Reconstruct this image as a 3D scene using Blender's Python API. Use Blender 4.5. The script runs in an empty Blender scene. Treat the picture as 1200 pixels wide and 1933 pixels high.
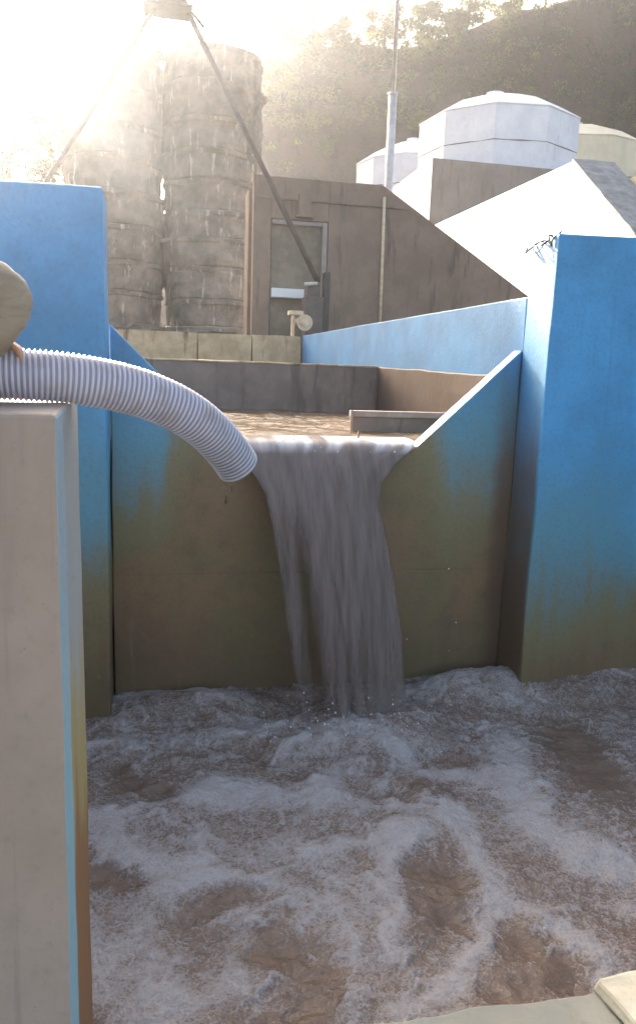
import bpy, bmesh, math, random
import numpy as np
from mathutils import Vector, Matrix, noise as mnoise

random.seed(7); rng = np.random.default_rng(7)
R = math.radians
scene = bpy.context.scene
COL = scene.collection
SUN_AZ, SUN_EL = R(-13.8), R(22.8)          # azimuth from +Y towards +X, elevation

# ------------------------------------------------------------------ helpers
def tag(o, label=None, cat=None, group=None, kind=None):
    for k, v in (('label', label), ('category', cat), ('group', group), ('kind', kind)):
        if v: o[k] = v
    return o

def obj(name, verts, faces, mats, parent=None, smooth=False, fmat=None, recenter=True):
    me = bpy.data.meshes.new(name)
    me.from_pydata([tuple(v) for v in verts], [], [tuple(f) for f in faces])
    o = bpy.data.objects.new(name, me)
    COL.objects.link(o)
    for m in (mats if isinstance(mats, (list, tuple)) else [mats]): me.materials.append(m)
    if fmat is not None: me.polygons.foreach_set('material_index', list(fmat))
    if smooth: me.polygons.foreach_set('use_smooth', [True] * len(me.polygons))
    me.update()
    if parent is not None:
        o.parent = parent
        o.matrix_parent_inverse = parent.matrix_world.inverted() if False else Matrix.Translation(-parent.location)
    elif recenter:
        a = np.array([v.co[:] for v in me.vertices])
        c = Vector(((a[:, 0].min() + a[:, 0].max()) / 2, (a[:, 1].min() + a[:, 1].max()) / 2, a[:, 2].min()))
        me.transform(Matrix.Translation(-c)); o.location = c
    return o

def empty(name, loc):
    o = bpy.data.objects.new(name, None); COL.objects.link(o); o.location = loc
    o.empty_display_size = .2
    return o

class MB:
    def __init__(s): s.v, s.f, s.m = [], [], []
    def add(s, v, f, m=0):
        n = len(s.v); s.v += [tuple(p) for p in v]; s.f += [tuple(i + n for i in q) for q in f]; s.m += [m] * len(f)
        return s
    def box(s, a, b, m=0):
        x0, y0, z0 = a; x1, y1, z1 = b
        v = [(x0,y0,z0),(x1,y0,z0),(x1,y1,z0),(x0,y1,z0),(x0,y0,z1),(x1,y0,z1),(x1,y1,z1),(x0,y1,z1)]
        return s.add(v, [(0,3,2,1),(4,5,6,7),(0,1,5,4),(1,2,6,5),(2,3,7,6),(3,0,4,7)], m)
    def tube(s, pts, rad, n=12, m=0, cap=True):
        pts = [Vector(p) for p in pts]
        rad = rad if isinstance(rad, (list, tuple)) else [rad] * len(pts)
        up = Vector((0.13, 0.21, 1)).normalized(); rings = []; vs = []
        for i, p in enumerate(pts):
            t = (pts[min(i + 1, len(pts) - 1)] - pts[max(i - 1, 0)]).normalized()
            u = t.cross(up)
            if u.length < .15: u = t.cross(Vector((1, 0.1, 0)))
            u.normalize(); w = u.cross(t)
            for k in range(n):
                a = 2 * math.pi * k / n
                vs.append(p + (u * math.cos(a) + w * math.sin(a)) * rad[i])
        f = [(i*n+k, i*n+(k+1) % n, (i+1)*n+(k+1) % n, (i+1)*n+k) for i in range(len(pts)-1) for k in range(n)]
        if cap: f += [tuple(range(n))[::-1], tuple((len(pts)-1)*n + k for k in range(n))]
        return s.add(vs, f, m)
    def prism_x(s, prof, x0, x1, m=0):      # profile in (y, z)
        n = len(prof)
        v = [(x0, y, z) for y, z in prof] + [(x1, y, z) for y, z in prof]
        f = [tuple(range(n)), tuple(range(2*n-1, n-1, -1))] + [(i, n+i, n+(i+1) % n, (i+1) % n) for i in range(n)]
        return s.add(v, f, m)
    def prism_y(s, prof, y0, y1, m=0):      # profile in (x, z)
        n = len(prof)
        v = [(x, y0, z) for x, z in prof] + [(x, y1, z) for x, z in prof]
        f = [tuple(range(n)), tuple(range(2*n-1, n-1, -1))] + [(i, n+i, n+(i+1) % n, (i+1) % n) for i in range(n)]
        return s.add(v, f, m)
    def build(s, name, mats, parent=None, smooth=False, bevel=0, fix=True):
        o = obj(name, s.v, s.f, mats, parent, smooth, s.m)
        if fix:
            bm = bmesh.new(); bm.from_mesh(o.data)
            bmesh.ops.recalc_face_normals(bm, faces=bm.faces[:])
            bm.to_mesh(o.data); bm.free()
        if bevel:
            b = o.modifiers.new('bevel', 'BEVEL'); b.width = bevel; b.segments = 2; b.limit_method = 'ANGLE'; b.angle_limit = R(40)
        return o

def rough(o, size, amp, freq, seed=0):
    """cut a mesh into small faces and push its surface in and out a little (chipped, hand-cast concrete)"""
    me = o.data
    bm = bmesh.new(); bm.from_mesh(me)
    for _ in range(7):
        es = [e for e in bm.edges if e.calc_length() > size]
        if not es: break
        bmesh.ops.subdivide_edges(bm, edges=es, cuts=1, use_grid_fill=True)
    bmesh.ops.triangulate(bm, faces=bm.faces[:])
    bm.normal_update()
    for v in bm.verts:
        p = o.location + v.co
        q = Vector((p.x * freq + seed, p.y * freq, p.z * freq))
        v.co += Vector((mnoise.noise(q), mnoise.noise(q + Vector((31, 7, 3))), mnoise.noise(q + Vector((5, 47, 11))))) * amp
    bm.to_mesh(me); bm.free()

# numpy value noise ------------------------------------------------
_tab = rng.random((256, 256))
def vnoise(x, y):
    xi = np.floor(x).astype(int); yi = np.floor(y).astype(int)
    fx = x - xi; fy = y - yi
    fx = fx*fx*fx*(fx*(fx*6-15)+10); fy = fy*fy*fy*(fy*(fy*6-15)+10)
    a = _tab[xi % 256, yi % 256]; b = _tab[(xi+1) % 256, yi % 256]
    c = _tab[xi % 256, (yi+1) % 256]; d = _tab[(xi+1) % 256, (yi+1) % 256]
    return (a*(1-fx)+b*fx)*(1-fy) + (c*(1-fx)+d*fx)*fy
def fbm(x, y, o=4, g=.5):
    s = 0; w = 1; t = 0
    for i in range(o):
        s = s + w * vnoise(x * 2**i + 17.3*i, y * 2**i + 41.7*i); t += w; w *= g
    return s / t

# ------------------------------------------------------------------ node materials
class NT:
    def __init__(s, name):
        s.mat = bpy.data.materials.new(name); s.mat.use_nodes = True
        s.t = s.mat.node_tree; s.n = s.t.nodes; s.l = s.t.links
        s.bsdf = s.n['Principled BSDF']; s.out = s.n['Material Output']
        s._pos = None
    def link(s, a, b): s.l.new(a, b)
    def put(s, sock, v):
        if isinstance(v, bpy.types.NodeSocket): s.l.new(v, sock)
        elif isinstance(v, (tuple, list)) and len(v) == 3 and sock.type == 'RGBA': sock.default_value = (*v, 1)
        else: sock.default_value = v
    def pos(s):
        if s._pos is None: s._pos = s.n.new('ShaderNodeNewGeometry').outputs['Position']
        return s._pos
    def sep(s, v):
        n = s.n.new('ShaderNodeSeparateXYZ'); s.put(n.inputs[0], v); return n.outputs
    def math(s, op, a, b=0.0, clamp=False):
        n = s.n.new('ShaderNodeMath'); n.operation = op; n.use_clamp = clamp
        s.put(n.inputs[0], a); s.put(n.inputs[1], b); return n.outputs[0]
    def scale(s, v, sc):
        n = s.n.new('ShaderNodeMapping'); s.put(n.inputs['Vector'], v); n.inputs['Scale'].default_value = sc; return n.outputs[0]
    def noise(s, v, scale=1, detail=4, rough=.55, dist=0.0):
        n = s.n.new('ShaderNodeTexNoise'); s.put(n.inputs['Vector'], v)
        n.inputs['Scale'].default_value = scale; n.inputs['Detail'].default_value = detail
        n.inputs['Roughness'].default_value = rough; n.inputs['Distortion'].default_value = dist
        return n.outputs['Fac']
    def voro(s, v, scale, feat='F1'):
        n = s.n.new('ShaderNodeTexVoronoi'); n.feature = feat; s.put(n.inputs['Vector'], v); n.inputs['Scale'].default_value = scale
        return n.outputs['Distance']
    def ramp(s, f, lo, hi, a=0.0, b=1.0):
        n = s.n.new('ShaderNodeMapRange'); n.interpolation_type = 'SMOOTHSTEP'
        s.put(n.inputs['Value'], f)
        for k, v in (('From Min', lo), ('From Max', hi), ('To Min', a), ('To Max', b)): s.put(n.inputs[k], v)
        return n.outputs['Result']
    def mix(s, f, a, b, op='MIX'):
        n = s.n.new('ShaderNodeMix'); n.data_type = 'RGBA'; n.blend_type = op
        s.put(n.inputs[0], f); s.put(n.inputs[6], a); s.put(n.inputs[7], b); return n.outputs[2]
    def bump(s, h, st=.3, dist=.02):
        n = s.n.new('ShaderNodeBump'); n.inputs['Strength'].default_value = st; n.inputs['Distance'].default_value = dist
        s.put(n.inputs['Height'], h); s.link(n.outputs[0], s.bsdf.inputs['Normal']); return n.outputs[0]
    def set(s, **k):
        for a, v in k.items(): s.put(s.bsdf.inputs[a.replace('_', ' ')], v)
    def attr(s, name):
        n = s.n.new('ShaderNodeAttribute'); n.attribute_name = name; return n.outputs['Fac']

def plain(name, c, c2=None, rgh=.7, sc=6, bump=.2, dist=.01, metal=0, stain=None, stainfac=(.52, .7)):
    m = NT(name); p = m.pos()
    n1 = m.noise(p, sc, 6, .6); n2 = m.noise(p, sc * 7, 4, .6)
    c2 = c2 or tuple(x * .72 for x in c)
    col = m.mix(m.ramp(n1, .35, .68), c2, c)
    col = m.mix(m.math('MULTIPLY', m.ramp(n2, .5, .8), .25), col, tuple(x * .55 for x in c))
    if stain:
        st = m.noise(m.scale(p, (3, 3, .45)), 1.6, 6, .65)
        col = m.mix(m.ramp(st, *stainfac), col, stain)
    m.set(Base_Color=col, Roughness=rgh, Metallic=metal)
    m.bump(m.math('ADD', m.math('MULTIPLY', n1, .5), m.math('MULTIPLY', n2, .5)), bump, dist)
    return m.mat

def wet_paint(name, kind, blue=(.052, .28, .54)):
    """blue-painted concrete with the real water stains: teal scum, olive algae and brown silt below the old water lines"""
    m = NT(name); p = m.pos(); x, y, z = m.sep(p)
    big = m.noise(p, 1.3, 5, .6); mid = m.noise(p, 5, 6, .6); fine = m.noise(p, 38, 5, .65)
    streak = m.noise(m.scale(p, (9, 9, .55)), 1.0, 5, .6)
    streak2 = m.noise(m.scale(p, (26, 26, .9)), 1.0, 3, .5)
    zz = m.math('ADD', z, m.math('MULTIPLY', m.math('SUBTRACT', streak, .5), .6))
    zz = m.math('ADD', zz, m.math('MULTIPLY', m.math('SUBTRACT', big, .5), .9))
    if kind == 'pillar': zz = m.math('ADD', zz, m.ramp(x, .5, 2.0, 0, .42))
    zz = m.math('ADD', zz, m.math('MULTIPLY', m.math('SUBTRACT', m.noise(p, 17, 5, .7), .5), .34))
    base = m.mix(m.ramp(big, .35, .7), tuple(c * .82 for c in blue), tuple(min(1, c * 1.12) for c in blue))
    base = m.mix(m.math('MULTIPLY', m.ramp(mid, .56, .72), .35), base, (.10, .30, .52))
    base = m.mix(m.math('MULTIPLY', m.ramp(streak2, .6, .8), .22), base, (.06, .10, .16))
    if kind == 'weir':
        side = m.math('ABSOLUTE', m.math('SUBTRACT', x, 1.12))
        edge = m.ramp(side, .80, 1.15, 0.0, 1.0)             # stained all through under the notch, painted still at both ends
        teal_at = m.math('ADD', 2.75, m.math('MULTIPLY', edge, -.42))
        olive_at = m.math('ADD', 2.55, m.math('MULTIPLY', edge, -.85))
        brown_at = m.math('ADD', 1.9, m.math('MULTIPLY', edge, -.75))
    else:
        teal_at, olive_at, brown_at = {'pillar': (2.1, 1.25, .75), 'channel': (2.1, 1.9, 1.8), 'post': (1.9, 1.5, 1.0)}[kind]
    def below(at, w): return m.ramp(m.math('SUBTRACT', at, zz), -w, w)
    col = m.mix(m.math('MULTIPLY', below(teal_at, .42 if kind != 'pillar' else .6), .85), base, (.10, .26, .31))
    col = m.mix(below(olive_at, .34), col, (.19, .165, .085))
    brown = m.mix(m.ramp(big, .38, .62), (.215, .132, .066), (.165, .13, .056))
    brown = m.mix(m.math('MULTIPLY', m.ramp(mid, .48, .68), .6), brown, (.15, .105, .06))
    brown = m.mix(m.ramp(zz, .95 if kind == 'pillar' else .75, .2 if kind == 'pillar' else 0.0, 0, .6), brown, (.11, .07, .04))
    col = m.mix(below(brown_at, .34), col, brown)
    if kind in ('weir', 'pillar'):                             # run-off stain down the corner between wall and pillar
        cx = m.math('ABSOLUTE', m.math('SUBTRACT', m.math('ADD', x, m.math('MULTIPLY', m.math('SUBTRACT', mid, .5), .10)), 2.70))
        cf = m.math('MULTIPLY', m.ramp(cx, .03, .16, 1, 0), m.ramp(m.math('ADD', z, m.math('MULTIPLY', streak, .5)), 1.7, 2.9, .9, .15))
        cf = m.math('MULTIPLY', cf, m.ramp(y, 5.18, 5.24))
        col = m.mix(cf, col, (.12, .072, .045))
    lime = m.math('MULTIPLY', m.ramp(m.noise(m.scale(p, (14, 14, 1.2)), 1, 6, .7), .62, .75), .35)
    col = m.mix(m.math('MULTIPLY', lime, below(1.6, .5)), col, (.25, .21, .15))
    col = m.mix(m.math('MULTIPLY', m.ramp(fine, .45, .8), .3), col, (.04, .05, .05))
    jz = m.math('ADD', z, m.math('MULTIPLY', m.math('SUBTRACT', mid, .5), .03))                # lift joints left by the formwork
    jd = m.math('ABSOLUTE', m.math('SUBTRACT', jz, .93 if kind == 'weir' else -3.0))
    joint = m.math('MULTIPLY', m.ramp(jd, .0, .012, 1, 0), m.ramp(big, .40, .60, .25, 1))
    col = m.mix(m.math('MULTIPLY', joint, .22), col, (.05, .045, .035))
    chip = m.math('MULTIPLY', m.ramp(m.noise(p, 8, 7, .75), .66, .70), m.ramp(big, .45, .62))
    col = m.mix(m.math('MULTIPLY', chip, .7), col, (.26, .23, .19))
    pits = m.ramp(m.voro(p, 26), .0, .10, 1, 0)
    col = m.mix(m.math('MULTIPLY', pits, .5), col, (.05, .045, .04))
    rgh = m.math('ADD', .38, m.math('MULTIPLY', mid, .3))
    m.set(Base_Color=col, Roughness=rgh)
    m.bump(m.math('ADD', m.math('MULTIPLY', fine, .5), m.math('SUBTRACT', m.math('SUBTRACT', m.math('MULTIPLY', mid, .6), m.math('MULTIPLY', joint, .5)), m.math('ADD', chip, pits))), .4, .012)
    return m.mat

M = {}
M['weir'] = wet_paint('weir_paint', 'weir')
M['pillar'] = wet_paint('pillar_paint', 'pillar')
M['channel_blue'] = wet_paint('channel_paint', 'channel', (.042, .22, .46))  # bluer and darker than the pillars, the wall's shadow is put into the colour
M['silt'] = plain('silted_concrete', (.27, .18, .14), (.19, .125, .097), .6, 3, .35, .012, stain=(.11, .072, .054))
M['silt_dark'] = plain('shaded_silt', (.105, .066, .05), (.075, .048, .036), .5, 3, .35, .012, stain=(.075, .048, .036))  # silt darkened so the ledge looks shadowed
M['brown'] = plain('brown_render', (.27, .185, .13), (.215, .145, .10), .85, 2.2, .3, .02, stain=(.14, .10, .076))
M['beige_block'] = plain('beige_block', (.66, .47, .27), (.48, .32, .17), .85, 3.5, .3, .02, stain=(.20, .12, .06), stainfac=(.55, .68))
M['stone'] = plain('column_stone', (.27, .215, .17), (.14, .112, .088), .9, 1.6, .6, .06, stain=(.46, .39, .31), stainfac=(.57, .68))
M['white'] = plain('white_paint', (.86, .85, .82), (.80, .79, .77), .55, 1.3, .12, .01)
M['tank_white'] = plain('tank_white', (.80, .79, .80), (.70, .69, .72), .5, 1.1, .10, .01, stain=(.50, .49, .50), stainfac=(.60, .76))
M['seam'] = plain('seam_dark', (.14, .12, .10), None, .8)
M['shaded_grey'] = plain('shaded_grey', (.30, .29, .27), (.20, .19, .18), .9, 4, .4, .02)
M['steel'] = plain('rusty_steel', (.13, .095, .075), (.08, .06, .05), .6, 5, .2, .01)
M['dark_steel'] = plain('dark_steel', (.06, .05, .045), (.035, .03, .028), .6, 6, .2, .01)
M['galv'] = plain('galvanised', (.66, .60, .54), (.52, .47, .43), .4, 6, .05, .005, metal=.15)
M['cream'] = plain('cream_paint', (.75, .60, .40), (.58, .42, .25), .6, 12, .1, .005)
M['wire'] = plain('wire_black', (.02, .02, .022), None, .5)
M['bark'] = plain('bark', (.07, .055, .04), (.04, .032, .025), .9, 5, .5, .03)
M['door'] = plain('door_wood', (.24, .19, .13), (.17, .13, .09), .7, 4, .2, .01)
M['pink_board'] = plain('board_wood', (.50, .36, .29), (.36, .24, .19), .6, 7, .25, .008)
M['frame_white'] = plain('frame_paint', (.34, .285, .25), (.28, .235, .20), .6, 5, .1, .005)
M['ledge'] = plain('ledge_cement', (.30, .285, .225), (.25, .235, .185), .85, 5, .35, .012, stain=(.20, .18, .135), stainfac=(.58, .75))
M['glass'] = plain('dull_glass', (.12, .13, .14), (.08, .09, .10), .15, 3, .02, .002)

# near wall: beige face, side painted pale blue along the edge, algae and silt lower down
def near_wall_mat():
    m = NT('near_wall_plaster'); p = m.pos(); x, y, z = m.sep(p)
    n1 = m.noise(p, 3, 6, .6); n2 = m.noise(p, 30, 5, .6)
    c = m.mix(m.ramp(n1, .3, .7), (.33, .255, .195), (.39, .305, .24))
    c = m.mix(m.ramp(m.noise(m.scale(p, (5, 5, .8)), 1.4, 5, .6), .5, .75), c, (.29, .235, .185))
    c = m.mix(m.math('MULTIPLY', m.ramp(n2, .5, .8), .3), c, (.20, .18, .15))
    pits = m.math('MULTIPLY', m.ramp(m.voro(p, 34), .0, .13, 1, 0), m.ramp(n1, .4, .6))
    c = m.mix(m.math('MULTIPLY', pits, .55), c, (.12, .10, .08))
    run = m.ramp(m.noise(m.scale(p, (22, 22, .7)), 1, 4, .6), .58, .72)
    c = m.mix(m.math('MULTIPLY', run, .28), c, (.16, .135, .10))
    m.set(Base_Color=c, Roughness=.8); m.bump(m.math('ADD', n1, n2), .3, .006)
    return m.mat
M['near_wall'] = near_wall_mat()
def near_side_mat():
    m = NT('near_wall_side'); p = m.pos(); x, y, z = m.sep(p)
    st = m.noise(m.scale(p, (8, 8, 1.0)), 1.2, 5, .6)
    zz = m.math('ADD', z, m.math('MULTIPLY', m.math('SUBTRACT', st, .5), .9))
    c = m.mix(m.ramp(zz, 1.75, 1.35), (.30, .31, .30), (.33, .25, .10))
    c = m.mix(m.ramp(zz, 1.30, .95), c, (.25, .115, .04))
    yy = m.math('ADD', y, m.math('MULTIPLY', m.math('SUBTRACT', m.noise(p, 9, 5, .6), .5), .03))
    c = m.mix(m.ramp(yy, 2.03, 2.06, 1, 0), c, m.mix(m.ramp(zz, 2.2, 1.2), (.29, .36, .40), (.24, .38, .42)))
    n2 = m.noise(p, 34, 5, .6)
    c = m.mix(m.math('MULTIPLY', m.ramp(n2, .5, .8), .3), c, (.10, .09, .06))
    m.set(Base_Color=c, Roughness=.7); m.bump(n2, .3, .006)
    return m.mat
M['near_side'] = near_side_mat()

def foam_water(name, brown, brown2, foamc, fscale=1.0, gloss=.16):
    m = NT(name); p = m.pos()
    f = m.attr('foam')
    pw = m.n.new('ShaderNodeVectorMath'); pw.operation = 'ADD'
    wn = m.n.new('ShaderNodeTexNoise'); m.put(wn.inputs['Vector'], p); wn.inputs['Scale'].default_value = 6; wn.inputs['Detail'].default_value = 3
    ws = m.n.new('ShaderNodeVectorMath'); ws.operation = 'SCALE'; m.put(ws.inputs[0], wn.outputs['Color']); ws.inputs['Scale'].default_value = .07
    m.put(pw.inputs[0], p); m.put(pw.inputs[1], ws.outputs[0]); q = pw.outputs[0]
    flat = m.scale(q, (1, 1, .2))
    v1 = m.voro(m.scale(p, (1, 1, .2)), 72 * fscale); v2 = m.voro(m.scale(p, (1, 1, .2)), 130 * fscale); n1 = m.noise(flat, 26 * fscale, 4, .58); n2 = m.noise(flat, 9, 5, .65)
    web = m.voro(m.scale(flat, (1, 1, 1)), 17 * fscale, 'DISTANCE_TO_EDGE')
    web = m.ramp(web, .0, .11, 1, 0)
    g = m.math('ADD', f, m.math('MULTIPLY', m.math('SUBTRACT', n1, .5), .75))
    g = m.math('ADD', g, m.math('MULTIPLY', m.math('SUBTRACT', n2, .5), .6))
    n4 = m.noise(flat, 55 * fscale, 3, .6); g = m.math('ADD', g, m.math('MULTIPLY', m.math('SUBTRACT', n4, .5), .8))
    g = m.math('ADD', g, m.math('MULTIPLY', web, .16))
    web2 = m.ramp(m.voro(flat, 44 * fscale, 'DISTANCE_TO_EDGE'), .0, .12, 1, 0)
    g = m.math('ADD', g, m.math('MULTIPLY', web2, .22))
    g = m.math('ADD', g, m.math('MULTIPLY', m.math('SUBTRACT', .42, v1), .42))
    fac = m.ramp(g, .06, 1.22)
    sp = m.math('MULTIPLY', m.ramp(v2, .30, .10), m.ramp(g, .35, .8))
    col = m.mix(m.ramp(n2, .3, .7), brown, brown2)
    col = m.mix(fac, col, foamc)
    col = m.mix(m.math('MULTIPLY', sp, .22), col, (.52, .51, .51))
    m.set(Base_Color=col, Roughness=m.ramp(fac, 0, 1, gloss, .6), IOR=1.33)
    h = m.math('ADD', m.math('ADD', n1, m.math('MULTIPLY', n4, .7)), m.math('MULTIPLY', m.math('SUBTRACT', 1, v1), m.math('MULTIPLY', fac, .55)))
    m.bump(h, .55, .016)
    return m.mat
M['pool'] = foam_water('pool_water', (.175, .115, .082), (.13, .09, .063), (.36, .325, .305))
M['chan_water'] = foam_water('channel_water', (.17, .095, .042), (.11, .065, .032), (.50, .47, .44), .8, .05)

def fall_mat():
    m = NT('falling_water'); p = m.pos()
    d = m.attr('dens')
    s1 = m.noise(m.scale(p, (17, 5, .7)), 1, 4, .5); s2 = m.noise(m.scale(p, (70, 12, 2.2)), 1, 4, .6); s3 = m.noise(p, 70, 4, .7)
    g = m.math('ADD', d, m.math('MULTIPLY', m.math('SUBTRACT', s1, .5), .36))
    g = m.math('ADD', g, m.math('MULTIPLY', m.math('SUBTRACT', s2, .5), .16))
    fac = m.ramp(g, .12, .85, 0, .97)
    col = m.mix(m.ramp(m.math('ADD', m.math('MULTIPLY', s1, .7), m.math('MULTIPLY', s2, .3)), .34, .68), (.195, .152, .132), (.26, .207, .184))
    col = m.mix(m.math('MULTIPLY', m.attr('froth_glint'), m.ramp(s3, .0, .6, .55, 1)), col, (.92, .90, .88))
    m.set(Base_Color=col, Roughness=.4, IOR=1.33, Specular_IOR_Level=.25); m.bump(m.math('ADD', s1, m.math('MULTIPLY', s2, .4)), .25, .012)
    tl = m.n.new('ShaderNodeBsdfTranslucent'); m.put(tl.inputs['Color'], col)
    mx0 = m.n.new('ShaderNodeMixShader'); mx0.inputs[0].default_value = .25
    m.link(m.bsdf.outputs[0], mx0.inputs[1]); m.link(tl.outputs[0], mx0.inputs[2])
    tr = m.n.new('ShaderNodeBsdfTransparent'); mx = m.n.new('ShaderNodeMixShader')
    m.put(mx.inputs[0], fac); m.link(tr.outputs[0], mx.inputs[1]); m.link(mx0.outputs[0], mx.inputs[2])
    m.link(mx.outputs[0], m.out.inputs['Surface'])
    return m.mat
M['fall'] = fall_mat()

def leaf_mat(name, a, b):
    m = NT(name); p = m.pos()
    n = m.noise(p, .9, 3, .6); n2 = m.noise(p, 9, 2, .6)
    c = m.mix(m.ramp(n, .35, .65), a, b)
    c = m.mix(m.math('MULTIPLY', n2, .5), c, tuple(x * .5 for x in a))
    m.set(Base_Color=c, Roughness=.6)
    tl = m.n.new('ShaderNodeBsdfTranslucent'); m.put(tl.inputs['Color'], m.mix(.5, c, (.16, .17, .03)))
    mx = m.n.new('ShaderNodeMixShader'); mx.inputs[0].default_value = .35
    m.link(m.bsdf.outputs[0], mx.inputs[1]); m.link(tl.outputs[0], mx.inputs[2]); m.link(mx.outputs[0], m.out.inputs['Surface'])
    return m.mat
M['leaf_dark'] = leaf_mat('leaves_dark', (.045, .07, .028), (.075, .095, .03))
M['leaf_olive'] = leaf_mat('leaves_olive', (.08, .09, .03), (.13, .13, .035))
M['leaf_yellow'] = leaf_mat('leaves_yellow', (.14, .15, .03), (.20, .19, .04))

def hill_mat():
    m = NT('hill_earth'); p = m.pos(); x, y, z = m.sep(p)
    n1 = m.noise(p, .22, 6, .6); n2 = m.noise(m.scale(p, (1.2, 1.2, .25)), 1, 6, .65); n3 = m.noise(p, 3.5, 6, .7)
    c = m.mix(m.ramp(n1, .35, .65), (.135, .078, .048), (.095, .065, .040))
    c = m.mix(m.ramp(n2, .52, .72), c, (.05, .04, .028))
    c = m.mix(m.math('MULTIPLY', m.ramp(n3, .52, .7), .6), c, (.045, .05, .022))
    m.set(Base_Color=c, Roughness=.95); m.bump(m.math('ADD', n2, n3), .9, .35)
    return m.mat
M['hill'] = hill_mat()
M['ground'] = plain('ground_earth', (.17, .125, .085), (.12, .09, .06), .95, 1.2, .5, .03)

# ------------------------------------------------------------------ ground and hill
g = MB()
X0, X1 = -110, 130
g.add([(X0,-25,-.6),(X1,-25,-.6),(X1,15.25,-.6),(X0,15.25,-.6),(X1,15.25,2.9),(X0,15.25,2.9),(X1,30,3.1),(X0,30,3.1),(X1,112,3.1),(X0,112,3.1)],
      [(0,1,2,3),(3,2,4,5),(5,4,6,7),(7,6,8,9)])
o = g.build('ground', M['ground']); tag(o, kind='structure')

def ridge(x):
    pts = [(-110, 11), (-40, 13), (-15, 13), (-3, 10.5), (2, 12), (4.8, 22.0), (7, 25.4), (14, 27.2), (22, 28.8), (30, 31.6), (38, 34.0), (50, 35), (130, 37)]
    for (a, za), (b, zb) in zip(pts, pts[1:]):
        if a <= x <= b: return za + (zb - za) * (x - a) / (b - a)
    return pts[0][1] if x < pts[0][0] else pts[-1][1]
nx, ny = 200, 46
hv = []; ys = [50 + 48 * (j / (ny - 1)) for j in range(ny)]
for j, yy in enumerate(ys):
    for i in range(nx):
        xx = -105 + 230 * i / (nx - 1)
        r = ridge(xx) - 1.0
        t = (yy - 50) / 9.0
        prof = min(1, t) ** .75 if t > 0 else 0
        if yy > 62: prof = 1 - (yy - 62) / 46 * .6
        z = 2.6 + (r - 2.6) * prof
        q = Vector((xx * .16, yy * .16, z * .1))
        z += (mnoise.fractal(q, 1, 2, 5) * 1.3) * min(1, t + .2)
        yo = yy + mnoise.noise(Vector((xx * .3, z * .12, 4))) * 1.3
        hv.append((xx, yo, z))
hf = [(j*nx+i, j*nx+i+1, (j+1)*nx+i+1, (j+1)*nx+i) for j in range(ny-1) for i in range(nx-1)]
o = obj('hill', hv, hf, M['hill'], smooth=True); tag(o, kind='structure')

def leaf_quads(centers, n_each, rad, size, out_v, out_f):
    for c, rr in centers:
        for _ in range(n_each):
            d = Vector((random.gauss(0, 1), random.gauss(0, 1), random.gauss(0, 1))).normalized() * rr * random.random() ** .45
            p = Vector(c) + Vector((d.x, d.y, d.z * .75))
            s = size * random.uniform(.6, 1.5)
            a = Vector((random.gauss(0, 1), random.gauss(0, 1), random.gauss(0, .6))).normalized()
            b = a.cross(Vector((random.gauss(0, 1), random.gauss(0, 1), random.gauss(0, 1)))).normalized()
            n = len(out_v)
            out_v += [p - a * s, p + b * s * .45, p + a * s, p - b * s * .45]
            out_f.append((n, n+1, n+2, n+3))

def tree(x, y, z0, h, cr, label, mat, dens=1.0, lean=0.0, clumps=20):
    cr *= 1.2
    r = empty('tree', (x, y, z0)); tag(r, label, 'tree', 'trees on the hill ridge')
    t = MB(); top = Vector((x + lean, y, z0 + h * .62))
    base = Vector((x, y, z0 - 1.5)); pts = [base.lerp(top, k / 5) + Vector((random.uniform(-.08, .08) * h * .2, 0, 0)) for k in range(6)]
    t.tube(pts, [h * .028 * (1 - .13 * k) for k in range(6)], 8)
    cl = []
    for k in range(clumps):
        a = random.uniform(0, 2 * math.pi); e = random.uniform(-.9, 1.0)
        rr = cr * math.sqrt(1 - e * e * .8) * random.uniform(.35, 1.0)
        c = top + Vector((math.cos(a) * rr, math.sin(a) * rr * .8, e * h * .42))
        cl.append((c, cr * random.uniform(.24, .48)))
        if k % 2 == 0:
            s = pts[random.choice((2, 3, 4))]
            t.tube([s, s.lerp(c, .5) + Vector((0, 0, .1)), c], [h * .014, h * .010, h * .005], 5)
    t.build('trunk', M['bark'], r, True)
    v, f = [], []
    leaf_quads(cl, int(170 * dens), 0, .12, v, f)
    obj('crown', v, f, mat, r)
    return r

# ridge trees, left to right
tree(8.6, 59.2, ridge(8.6) - 1.8, 3.0, 1.25, 'dark round tree on the hill ridge, leftmost beside the stone columns', M['leaf_dark'], .9)
tree(10.9, 59.2, ridge(10.9) - 1.6, 3.3, 1.5, 'dark tree on the ridge with sky showing through its crown, second from the stone columns', M['leaf_dark'], .75, .2, 18)
tree(13.2, 59.2, ridge(13.2) - 2.1, 2.2, 1.0, 'low dark tree filling the dip in the ridge line', M['leaf_dark'], 1.1)
tree(16.3, 59.2, ridge(16.3) - 2.0, 2.7, 1.3, 'brownish tree on the ridge just left of the metal pole', M['leaf_olive'], .8)
tree(19.5, 59.2, ridge(19.5) - 1.9, 2.4, 1.4, 'squat dark tree on the ridge just right of the metal pole', M['leaf_dark'], 1.2)
tree(22.0, 59.2, ridge(22.0) - 1.7, 2.5, 1.5, 'broad olive tree on the ridge with a smooth rounded top', M['leaf_olive'], 1.4)
tree(25.7, 59.2, ridge(25.7) - 2.1, 3.2, 1.5, 'yellow green tree on the ridge above the white tank', M['leaf_yellow'], 1.0)
tree(28.5, 59.2, ridge(28.5) - 1.3, 4.4, 2.1, 'tall loose tree reaching the top of the photo above the big tank', M['leaf_dark'], 1.0, .3, 24)
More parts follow.
